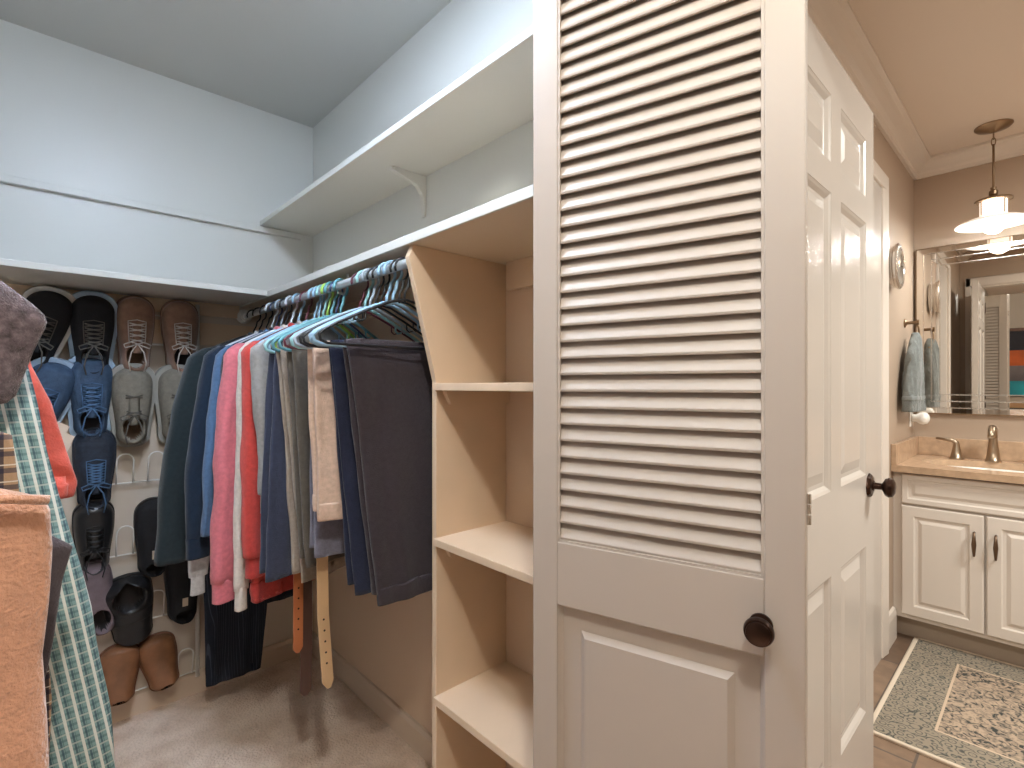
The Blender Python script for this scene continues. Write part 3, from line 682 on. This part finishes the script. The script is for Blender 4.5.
# ------------------------------------------------------------------ left rail clothes
plaid = stripes_mat('teal_white_plaid', (132, 164, 164), [('Z', .0085, .0035, (74, 104, 112), 0, .5), ('D', .0135, .0022, (52, 76, 92), 0, .7), ('D', .0135, .0032, (232, 234, 228), .0055, .9), ('D', .0135, .001, (70, 104, 106), .0105, .5), ('Z', .0170, .0026, (222, 230, 224), .0, .45)])
plaid2 = stripes_mat('tan_navy_plaid', (170, 140, 112), [('X', .02, .006, (36, 40, 60), 0, .8), ('Z', .02, .006, (40, 44, 64), 0, .7), ('Z', .02, .0015, (220, 210, 196), .011, .8)])
fleece = cloth('tan_fleece', (190, 140, 112), scale=220, bump=1, var=.12, sheen=.6)
fuzzy = mat('dark_brown_fleece', (96, 84, 88), .95, 0, 1, 420, .6, .5, .1)
c_vest = cloth('dark_taupe_wool', (74, 66, 70)); c_redl = cloth('coral_red_linen', (200, 88, 74))

def left_garment(y, label, cat, name, edge, m, back=-.36, ht=.02, amp=.004, seed=1, rot=0, parts=()):
    """edge: list of (z world, x world of the right hand edge)"""
    g = thing(name, label, cat, (LX, y, RZ), rot, 'clothes hanging on the left rail')
    lv = []
    for i, (z, xr, *r) in enumerate(edge):
        xl = back if not r else r[0]
        h = ht if len(r) < 2 else r[1]
        lv.append((z - RZ, (xl + xr) / 2 - LX, (xr - xl) / 2, h, 0))
    drape(lv, M=60, N=72, amp=amp, freq=12, seed=seed, top_amp=amp * .3, crinkle=.0016).build('body', m, g, smooth=True)
    return g
# tan fleece pants/jacket folded over a hanger, nearest
g = left_garment(.735, 'tan fleece jacket hanging lowest at the left edge', 'jacket', 'fleece_jacket', [(1.150, -.10, -.40, .02), (1.128, -.02, -.42, .026), (1.112, .013, -.44, .032), (1.06, .017, -.44, .034), (.95, .009, -.44, .034), (.88, .016, -.44, .034), (.80, .021, -.44, .034), (.6, .024, -.44, .034), (.42, .02, -.44, .03)], fleece, ht=.04, seed=61, amp=.004)
MB().tube([(.283, -.034, -.412), (.25, -.038, -.405), (.15, -.040, -.40), (.0, -.040, -.40)], .005, 8).build('pocket_edge', fleece, g, smooth=True)
for q in (-.10, .06): MB().tube([(q, -.008, -.395), (q, -.008, -.195), (q, .0, -.188), (q, .008, -.195), (q, .008, -.395)], .0022, 6).build('hanging_loop', fleece, g)
g = left_garment(.815, 'dark taupe wool vest behind the tan fleece', 'vest', 'wool_vest', [(1.075, -.02, -.40), (1.058, .018, -.40), (1.040, .039, -.40), (1.0, .028, -.40), (.96, .021, -.4), (.91, .014, -.4), (.86, .006, -.4), (.80, .0, -.4)], c_vest, ht=.012, seed=63, amp=.002)
for q in (-.10, .06): MB().tube([(q, -.006, -.46), (q, -.006, -.195), (q, .0, -.188), (q, .006, -.195), (q, .006, -.46)], .0022, 6).build('hanging_loop', c_vest, g)
g = left_garment(.862, 'tan and navy plaid shirt mostly hidden behind tan fleece', 'shirt', 'plaid_shirt', [(1.20, -.15, -.4), (1.18, -.02, -.42), (1.10, -.014, -.42), (.9, .012, -.42), (.84, .018, -.42), (.6, .02, -.42), (.5, .02, -.42)], plaid2, ht=.012, seed=64, amp=.002)
g = left_garment(.885, 'dark brown fuzzy fleece with pointed shoulder, topmost at left edge', 'jacket', 'fuzzy_jacket', [(1.41, -.12, -.36), (1.365, -.035, -.42), (1.338, -.006, -.44), (1.322, .008, -.45), (1.31, .007, -.45), (1.28, -.003, -.45), (1.235, -.014, -.45), (1.215, -.020, -.45), (1.20, -.07, -.45), (1.16, -.2, -.45), (.9, -.25, -.45)], fuzzy, ht=.016, seed=65, amp=.001)
g = left_garment(.940, 'teal and white plaid shirt with long slanting edge', 'shirt', 'plaid_shirt', [(1.36, -.14, -.36), (1.31, -.02, -.42), (1.267, -.009, -.42), (1.214, .002, -.42), (1.144, .014, -.42), (1.071, .030, -.42), (.918, .064, -.42), (.762, .084, -.42), (.67, .093, -.42), (.55, .10, -.42), (.48, .104, -.42)], plaid, ht=.030, seed=66, amp=.003)
g = left_garment(1.035, 'coral red shirt with wide sleeve hem behind teal plaid shirt', 'shirt', 'red_shirt', [(1.36, -.14, -.36), (1.30, -.008, -.42), (1.264, -.002, -.42), (1.208, .021, -.42), (1.136, .036, -.4), (1.085, .048, -.3), (1.065, .043, -.3)], c_redl, ht=.022, seed=67, amp=.002)
drape([(1.085 - RZ, .300, .010, .023, 0), (1.068 - RZ, .297, .012, .024, 0)], M=4, N=20, amp=0).build('sleeve_hem', c_redl, g, smooth=True)
for k, (dx, dz) in enumerate(((0, 0), (.006, -.016), (.002, -.028))):
    MB().add([(.298 + dx, .026, -.350 + dz), (.314 + dx, .028, -.360 + dz), (.308 + dx, .03, -.374 + dz), (.294 + dx, .028, -.366 + dz), (.298 + dx, .027, -.350 + dz), (.314 + dx, .029, -.360 + dz), (.308 + dx, .031, -.374 + dz), (.294 + dx, .029, -.366 + dz)], [(0, 1, 2, 3), (7, 6, 5, 4), (0, 4, 5, 1), (1, 5, 6, 2), (2, 6, 7, 3), (3, 7, 4, 0)]).build('paper_tag', mat('tag_paper', (226, 224, 220), .6), g)
for y, c, lab in ((.735, BK, 'black hanger holding the tan fleece jacket'), (.815, BK, 'black hanger holding the taupe vest'), (.875, WH, 'white hanger inside the dark brown fuzzy fleece'), (.945, WH, 'white hanger inside the teal plaid shirt'), (1.035, LB, 'light blue hanger inside the coral red shirt')):
    hanger(y, c[0], c[1], 0, lab, x0=LX, tubr=.0035)

# ------------------------------------------------------------------ shoe rack
t = thing('shoe_rack', 'white wire shoe rack mounted on the back closet wall', 'shoe rack', (.2, BY - .012, .07))
O = (-.2, -(BY - .012), -.07)
rows = [1.392, 1.145, .876, .612, .352, .097]
for x in (.485, -.30):
    off(MB().tube([(x, BY - .018, .07), (x, BY - .018, 1.56)], .0075, 10), *O).build('post', WIRE, t, smooth=True)
for z in rows:
    off(MB().tube([(-.30, BY - .024, z), (.485, BY - .024, z)], .0032, 8), *O).build('bar', WIRE, t, smooth=True)
    for x in (-.20, -.11, -.02, .065, .155, .25, .345, .44):
        p = [(x - .025, BY - .026, z)] + [(x - .025, BY - .036, z + .05)] + [(x + .025 * cos(a), BY - .046 + .0, z + .085 + .025 * sin(a)) for a in [pi - pi * i / 8 for i in range(9)]] + [(x + .025, BY - .036, z + .05), (x + .025, BY - .026, z)]
        off(MB().tube(p, .0028, 6), *O).build('loop', WIRE, t, smooth=True)

def shoe(x, ztoe, mats, label, name='sneaker', L=.285, W=.108, tilt=0, roll=0, laces=None, y=BY - .030, collar_h=.07, toe_h=.045, sole_t=.020, cat='shoe', opening=(.62, .93), tongue=True, strap=None, lean=6, cap=None, logo=None, flip=False, bow=True, rim=False, label_tab=False):
    """built lying: x width, y length toward the toe, z up; then stood on its heel against the wall, toe up"""
    up, sole, lin_, lace = mats
    g = thing(name, label, cat, (x, y, ztoe - L / 2), 0, 'shoes on the wire rack')
    M1 = Matrix.Rotation(radians(-roll), 4, 'Y') @ Matrix.Rotation(radians(90 + lean), 4, 'X')
    if flip: M1 = Matrix.Rotation(radians(-roll), 4, 'Y') @ Matrix.Rotation(pi, 4, 'Y') @ Matrix.Rotation(radians(90 + lean), 4, 'X')
    g.rotation_euler = M1.to_euler()
    rimw = .011 if rim else .003
    def halfw(v):   # v 0 heel .. 1 toe
        v = min(max(v, 0), 1)
        e = min(1, math.sqrt(max(0, 1 - ((.14 - v) / .14) ** 2)) if v < .14 else 1)
        e2 = math.sqrt(max(0, 1 - ((v - .80) / .20) ** 2)) if v > .80 else 1
        base = W / 2 * (.76 + .24 * math.sin(min(1, max(0, (v - .15) / .55)) * pi / 2) ** 2)
        return max(.0005, base * e * e2)
    # sole
    n = 56; outl = []
    vs = [.5 - .5 * cos(pi * i / (n // 2)) for i in range(n // 2 + 1)]
    for v in vs: outl.append((halfw(v) + rimw, (v - .5) * (L + 2 * rimw)))
    for v in vs[::-1][1:-1]: outl.append((-halfw(v) - rimw, (v - .5) * (L + 2 * rimw)))
    def ring(k, z): return [(px * k, py * k, z) for px, py in outl]
    MB().rings([ring(.96, 0), ring(1.0, .003), ring(1.01, sole_t * .5), ring(1.0, sole_t), ring(.94, sole_t + .001)]).build('sole', sole, g, smooth='auto')
    # upper as a height field
    NU, NV = 30, 60; o0, o1 = 1 - opening[1], 1 - opening[0]
    oc, orr = (o0 + o1) / 2, (o1 - o0) / 2
    def height(u, v):
        if v > .55: hc = lerp(collar_h * .86, toe_h, ((v - .55) / .45) ** .8)
        else: hc = lerp(collar_h, collar_h * .86, v / .55)
        z = hc * (max(0, 1 - abs(u) ** 2.6)) ** .42
        e = math.sqrt(max(0, 1 - ((v - .88) / .12) ** 2)) if v > .88 else 1
        e *= math.sqrt(max(0, 1 - ((.06 - v) / .06) ** 2)) if v < .06 else 1
        d = math.hypot(u / .66, (v - oc) / orr)
        rim = .004 * math.exp(-((d - 1.08) / .10) ** 2)
        z = z * e + rim
        if d < 1: z = min(z, lerp(.012, z, max(0, (d - .86) / .14)))
        return sole_t * .8 + max(z, 0), d
    V = []; Fu = []; Fl = []
    us = [math.sin((i / NU - .5) * pi) for i in range(NU + 1)]
    vvs = [.5 - .5 * cos(pi * i / NV) for i in range(NV + 1)]
    for v in vvs:
        for u in us:
            z, d = height(u, v)
            V.append((halfw(v) * u, (v - .5) * L * .985, z))
    for i in range(NV):
        for k in range(NU):
            a = i * (NU + 1) + k; f = (a, a + 1, a + NU + 2, a + NU + 1)
            vm, um = (vvs[i] + vvs[i + 1]) / 2, (us[k] + us[k + 1]) / 2
            (Fl if math.hypot(um / .66, (vm - oc) / orr) < .93 else Fu).append(f)
    MB().add(V, Fu).build('upper', up, g, smooth=True)
    MB().add(V, Fl).build('lining', lin_, g, smooth=True)
    top = lambda u, v: height(u, v)[0]
    if tongue:
        v0, v1 = o1 - .10, min(.86, o1 + .26); rs = []
        for i in range(13):
            v = lerp(v0, v1, i / 12); hw = lerp(.34, .26, i / 12) * halfw(v) * (1 if i > 1 else .8)
            zz = top(0, max(v, o1 + .03)) + (.007 if i < 4 else .003)
            yy = (v - .5) * L
            rs.append([(-hw, yy, zz - .003), (-hw * .5, yy, zz + .001), (0, yy, zz + .002), (hw * .5, yy, zz + .001), (hw, yy, zz - .003), (0, yy, zz - .006)])
        MB().rings(rs).build('tongue', lace if logo else up, g, smooth=True)
    if lace and laces:
        lm = MB(); nrow = laces
        for k in range(nrow):
            v = lerp(o1 + .04, min(.80, o1 + .24), k / max(1, nrow - 1)); v2 = v + .035
            hw = .40 * halfw(v); zz = top(.35, v) + .006
            for s in (-1, 1):
                lm.tube([(-s * hw, (v - .5) * L, zz - .004), (-s * hw * .5, (lerp(v, v2, .3) - .5) * L, top(0, v) + .007), (s * hw * .5, (lerp(v, v2, .7) - .5) * L, top(0, v) + .006), (s * hw, (v2 - .5) * L, zz - .004)], .0024, 6)
        if bow:
            for s in (-1, 1):
                b0 = Vector((0, (o1 + .02 - .5) * L, top(0, o1 + .05) + .010))
                lm.tube([b0, b0 + Vector((s * .02, .006, .006)), b0 + Vector((s * .04, -.004, .002)), b0 + Vector((s * .036, -.016, .0)), b0 + Vector((s * .015, -.008, .004)), b0], .0022, 6)
                lm.tube([b0, b0 + Vector((s * .018, -.03, .006)), b0 + Vector((s * .026, -.07, .008)), b0 + Vector((s * .02, -.10, .004))], .002, 6)
        lm.build('laces', lace, g, smooth=True)
    if lace and laces and laces > 3:
        va, vb = o1 + .02, min(.84, o1 + .30); hwm = .46
        pe = [(-hwm * halfw(va), (va - .5) * L, top(.4, va) + .002)] + [(-hwm * halfw(q), (q - .5) * L, top(.42, q) + .002) for q in (lerp(va, vb, .35), lerp(va, vb, .7), vb)]
        pe += [(0, (vb + .02 - .5) * L, top(0, vb + .02) + .002)] + [(-a_, b_, c_) for a_, b_, c_ in pe[::-1]]
        MB().tube(pe, .0018, 6).build('eyestay', lace, g, smooth=True)
    if cap:
        Vc = []; Fc = []; rows_ = [q for q in vvs if q > .80]
        for v in rows_:
            for u in us: Vc.append((halfw(v) * u * 1.02, (v - .5) * L * .99, top(u, v) + .0015))
        for i in range(len(rows_) - 1):
            for k in range(NU):
                a = i * (NU + 1) + k; Fc.append((a, a + 1, a + NU + 2, a + NU + 1))
        MB().add(Vc, Fc).build('toe_cap', cap, g, smooth=True)
    if strap:
        v0, v1, mm = strap; Vc = []; Fc = []
        for i in range(7):
            v = lerp(v0, v1, i / 6)
            for u in us: Vc.append((halfw(v) * u * 1.03, (v - .5) * L * .99, top(u, v) + (.003 if 0 < i < 6 else .0)))
        for i in range(6):
            for k in range(NU):
                a = i * (NU + 1) + k; Fc.append((a, a + 1, a + NU + 2, a + NU + 1))
        MB().add(Vc, Fc).build('strap', mm, g, smooth=True)
    if label_tab:
        v = .33; zz = top(.1, v)
        MB().box(-.012, .006, (v - .5) * L - .016, (v - .5) * L + .016, zz - .003, zz + .0025).build('woven_label', s_tagm, g, bevel=.001)
    return g
s_tan = mat('tan_suede', (140, 108, 90), .9, 0, .4, 200, .12, .3, .2); s_dark = mat('dark_lining', (38, 34, 34), .9); s_brownl = mat('brown_lining', (96, 76, 60), .9)
s_white = mat('white_rubber', (206, 204, 198), .6); s_lace = mat('pale_lace', (196, 186, 176), .8); s_black = mat('black_knit', (22, 22, 26), .85, 0, .4, 250, .2)
s_blackr = mat('black_rubber', (26, 26, 28), .45); s_blue = mat('blue_mesh', (56, 78, 104), .8, 0, .5, 260, .2); s_lblue = mat('light_blue_rubber', (150, 172, 192), .6)
s_navy = mat('navy_mesh', (36, 44, 58), .8, 0, .5, 260, .25); s_nlace = mat('blue_lace', (72, 104, 140), .8); s_grey = mat('grey_canvas', (126, 120, 108), .9, 0, .5, 300, .12)
s_grub = mat('grey_rubber', (150, 148, 140), .6); s_glace = mat('grey_lace', (90, 86, 80), .8); s_tsole = mat('tan_rubber', (128, 100, 82), .7); s_blk = mat('black_leather', (28, 28, 30), .38, 0, .15, 90)
s_cog = mat('cognac_suede', (132, 88, 58), .5, 0, .3, 90, .2); s_cogs = mat('brown_sole', (120, 74, 50), .6); s_mauve = mat('mauve_grey_suede', (112, 98, 102), .9, 0, .4, 120, .15)
s_tagm = mat('cream_label', (196, 180, 160), .7)

shoe(.026, 1.562, (s_black, s_white, s_dark, s_glace), 'black sneaker with white sole rim, first in the top row', roll=-14, laces=4, lean=10, W=.125, rim=True, sole_t=.03)
shoe(.156, 1.558, (s_black, s_lblue, s_dark, s_glace), 'black sneaker with pale grey toe rim beside tan pair', laces=5, W=.122, lean=9, rim=True, sole_t=.03)
shoe(.278, 1.566, (s_tan, s_tsole, s_brownl, s_lace), 'left tan suede sneaker with pale laces in top row', laces=4, W=.115)
shoe(.421, 1.567, (s_tan, s_tsole, s_dark, s_lace), 'right tan suede sneaker with pale laces in top row', laces=4, W=.118, roll=2)
shoe(.030, 1.325, (s_blue, s_lblue, s_dark, s_nlace), 'blue sneaker with pale blue sole beside red shirt', roll=-16, laces=4, W=.125, lean=9, rim=True, sole_t=.03)
shoe(.152, 1.338, (s_blue, s_lblue, s_dark, s_nlace), 'blue mesh sneaker with blue laces in second row', laces=5, W=.122, rim=True)
shoe(.268, 1.308, (s_grey, s_grub, s_brownl, s_glace), 'left grey canvas slip shoe with pale rubber toe rim', laces=2, W=.122, cap=None, name='canvas_shoe', rim=True, sole_t=.03)
shoe(.405, 1.308, (s_grey, s_grub, s_dark, s_glace), 'right grey canvas shoe half hidden by the jacket', laces=2, W=.118, name='canvas_shoe', rim=True, sole_t=.03)
shoe(.163, 1.085, (s_navy, s_navy, s_dark, s_nlace), 'dark navy sneaker with bright blue laces in third row', laces=7, W=.115, opening=(.66, .95))
shoe(.160, .835, (s_blk, s_blackr, s_dark, s_blackr), 'black lace up boot in fourth row beside plaid shirt', laces=4, W=.11, L=.26, name='boot')
shoe(.335, .815, (s_black, s_blackr, s_dark, s_dark), 'black slip on shoe with cream label, upper one', laces=0, tongue=False, W=.115, L=.29, name='slip_on_shoe', opening=(.8, .97), label_tab=True)
shoe(.430, .620, (s_black, s_blackr, s_dark, s_dark), 'black slip on shoe with cream label, lower one by the post', laces=0, tongue=False, W=.12, L=.30, name='slip_on_shoe', opening=(.8, .97), label_tab=True)
shoe(.165, .62, (s_mauve, s_mauve, s_dark, s_dark), 'mauve grey suede slipper edge behind the plaid shirt', laces=0, tongue=False, W=.11, L=.26, name='slipper', roll=10)
shoe(.262, .548, (s_blk, s_blackr, s_dark, s_dark), 'black rubber clog with open top facing out', laces=0, tongue=False, W=.15, L=.26, name='clog', opening=(.02, .46), strap=(.36, .50, s_blk), collar_h=.055, toe_h=.085, lean=8, roll=8)
shoe(.232, .285, (s_cog, s_cogs, s_dark, s_dark), 'left cognac brown leather shoe in the bottom row', laces=0, tongue=False, W=.12, L=.20, name='loafer', toe_h=.06, collar_h=.06, opening=(.93, .99), lean=-14, roll=-4)
shoe(.355, .285, (s_cog, s_cogs, s_dark, s_dark), 'right cognac brown leather shoe in the bottom row', laces=0, tongue=False, W=.12, L=.20, name='loafer', toe_h=.06, collar_h=.06, opening=(.93, .99), lean=-14, roll=10)

# ------------------------------------------------------------------ rug, towel, night light, stand-in hall picture
def rug():
    x0, x1, y0, y1 = 2.09, 3.03, -1.1, .445
    t = thing('rug', 'faded teal and beige patterned rug in front of the vanity', 'rug', ((x0 + x1) / 2, (y0 + y1) / 2, FZ))
    m = bpy.data.materials.new('rug_pattern'); m.use_nodes = True; nt = m.node_tree; b = nt.nodes['Principled BSDF']; b.inputs['Roughness'].default_value = .95
    b.inputs['Specular IOR Level'].default_value = .1
    tc = nt.nodes.new('ShaderNodeTexCoord'); N = nt.nodes.new; K = nt.links.new
    sp = N('ShaderNodeSeparateXYZ'); K(tc.outputs['Object'], sp.inputs[0])
    def math_(op, a, b_=None):
        n = N('ShaderNodeMath'); n.operation = op
        for i, q in enumerate((a, b_)):
            if q is None: continue
            if isinstance(q, (int, float)): n.inputs[i].default_value = q
            else: K(q, n.inputs[i])
        return n.outputs[0]
    hx, hy = (x1 - x0) / 2, (y1 - y0) / 2
    ex = math_('SUBTRACT', hx, math_('ABSOLUTE', sp.outputs[0])); ey = math_('SUBTRACT', hy, math_('ABSOLUTE', sp.outputs[1]))
    e = math_('MINIMUM', ex, ey)
    border = math_('LESS_THAN', e, .17)
    line = math_('MULTIPLY', math_('GREATER_THAN', e, .165), math_('LESS_THAN', e, .173))
    no = N('ShaderNodeTexNoise'); no.inputs['Scale'].default_value = 42; no.inputs['Detail'].default_value = 6; no.inputs['Distortion'].default_value = 1.5; K(tc.outputs['Object'], no.inputs['Vector'])
    vo = N('ShaderNodeTexVoronoi'); vo.inputs['Scale'].default_value = 34; vo.feature = 'F1'; K(tc.outputs['Object'], vo.inputs['Vector'])
    wv = math_('ABSOLUTE', math_('SINE', math_('MULTIPLY', vo.outputs['Distance'], 9)))
    r1 = N('ShaderNodeValToRGB'); el = r1.color_ramp.elements; el[0].position = .38; el[0].color = rgb(70, 72, 70); el[1].position = .60; el[1].color = rgb(186, 164, 142)
    q = el.new(.46); q.color = rgb(144, 130, 116); K(no.outputs['Fac'], r1.inputs['Fac'])
    r2 = N('ShaderNodeValToRGB'); el = r2.color_ramp.elements; el[0].position = .22; el[0].color = rgb(66, 66, 64); el[1].position = .72; el[1].color = rgb(154, 142, 126)
    q = el.new(.5); q.color = rgb(112, 110, 102); K(math_('MULTIPLY', math_('ADD', wv, no.outputs['Fac']), .62), r2.inputs['Fac'])
    mx = N('ShaderNodeMix'); mx.data_type = 'RGBA'; K(border, mx.inputs[0]); K(r1.outputs[0], mx.inputs[6]); K(r2.outputs[0], mx.inputs[7])
    mx2 = N('ShaderNodeMix'); mx2.data_type = 'RGBA'; K(line, mx2.inputs[0]); K(mx.outputs[2], mx2.inputs[6]); mx2.inputs[7].default_value = rgb(206, 184, 160)
    K(mx2.outputs[2], b.inputs['Base Color'])
    MB().box(-hx + .014, hx - .014, -hy + .014, hy - .014, 0, .009).build('pile', m, t)
    ed = MB(); ed.box(-hx, hx, -hy, -hy + .015, 0, .010); ed.box(-hx, hx, hy - .015, hy, 0, .010); ed.box(-hx, -hx + .015, -hy, hy, 0, .010); ed.box(hx - .015, hx, -hy, hy, 0, .010)
    ed.build('bound_edge', mat('cream_binding', (222, 206, 186), .9), t, bevel=.003)
rug()
t = thing('hand_towel', 'blue grey hand towel hanging from the nickel hook', 'towel', (3.20, .475, 1.48))
c_tow = cloth('blue_grey_terry', (122, 126, 124), scale=240, bump=1)
drape([(.02, .05, .02, .012, 0), (-.01, .045, .045, .018, 0), (-.08, .02, .10, .022, 0), (-.20, .0, .135, .024, 0), (-.37, -.01, .155, .024, 0)], amp=.012, freq=22, seed=5, top_amp=.004, N=80).build('towel_body', c_tow, t, smooth=True)
drape([(-.295, -.006, .148, .0255, 0), (-.302, -.007, .149, .0265, 0), (-.31, -.007, .150, .0265, 0), (-.316, -.007, .151, .025, 0)], M=4, amp=.012, top_amp=.012, freq=22, seed=5, N=80).build('woven_band', cloth('pale_band', (134, 138, 136)), t, smooth=True)
t = thing('night_light', 'round white night light plugged in above the counter', 'night light', (3.40, .515, 1.075))
MB().box(-.035, .035, -.0, .006, -.057, .057).build('outlet_plate', PORC, t, bevel=.003)
MB().lathe([(0, -.002), (.02, -.004), (.02, -.02), (.03, -.035), (.034, -.05), (.028, -.066), (.014, -.074), (0, -.076)], axis='y', c=(.0, 0, -.01), n=24).build('lamp_body', PORC, t, smooth=True)

t = thing('picture', 'framed striped picture added as a stand-in for unidentified colours seen in the mirror', 'picture', (-2.4, .0, 1.45))  # invented picture, put in to give the mirror its bands of colour
fr = MB()
for a in (( -.5, .5, .5, .54), (-.5, .5, -.54, -.5)): fr.box(0, .03, a[0] - .04, a[1] + .04, a[2], a[3])
fr.box(0, .03, -.54, -.5, -.5, .5); fr.box(0, .03, .5, .54, -.5, .5); fr.build('frame', BRONZE, t)
for i, (c, z0, z1) in enumerate((((40, 38, 48), .25, .5), ((190, 90, 40), .05, .25), ((120, 110, 112), -.15, .05), ((40, 160, 176), -.42, -.15), ((190, 150, 110), -.5, -.42))):
    MB().box(0.002, .012, -.5, .5, z0, z1).build('canvas_band', mat('band_%d' % i, c, .7, var=.3, scale=20), t)
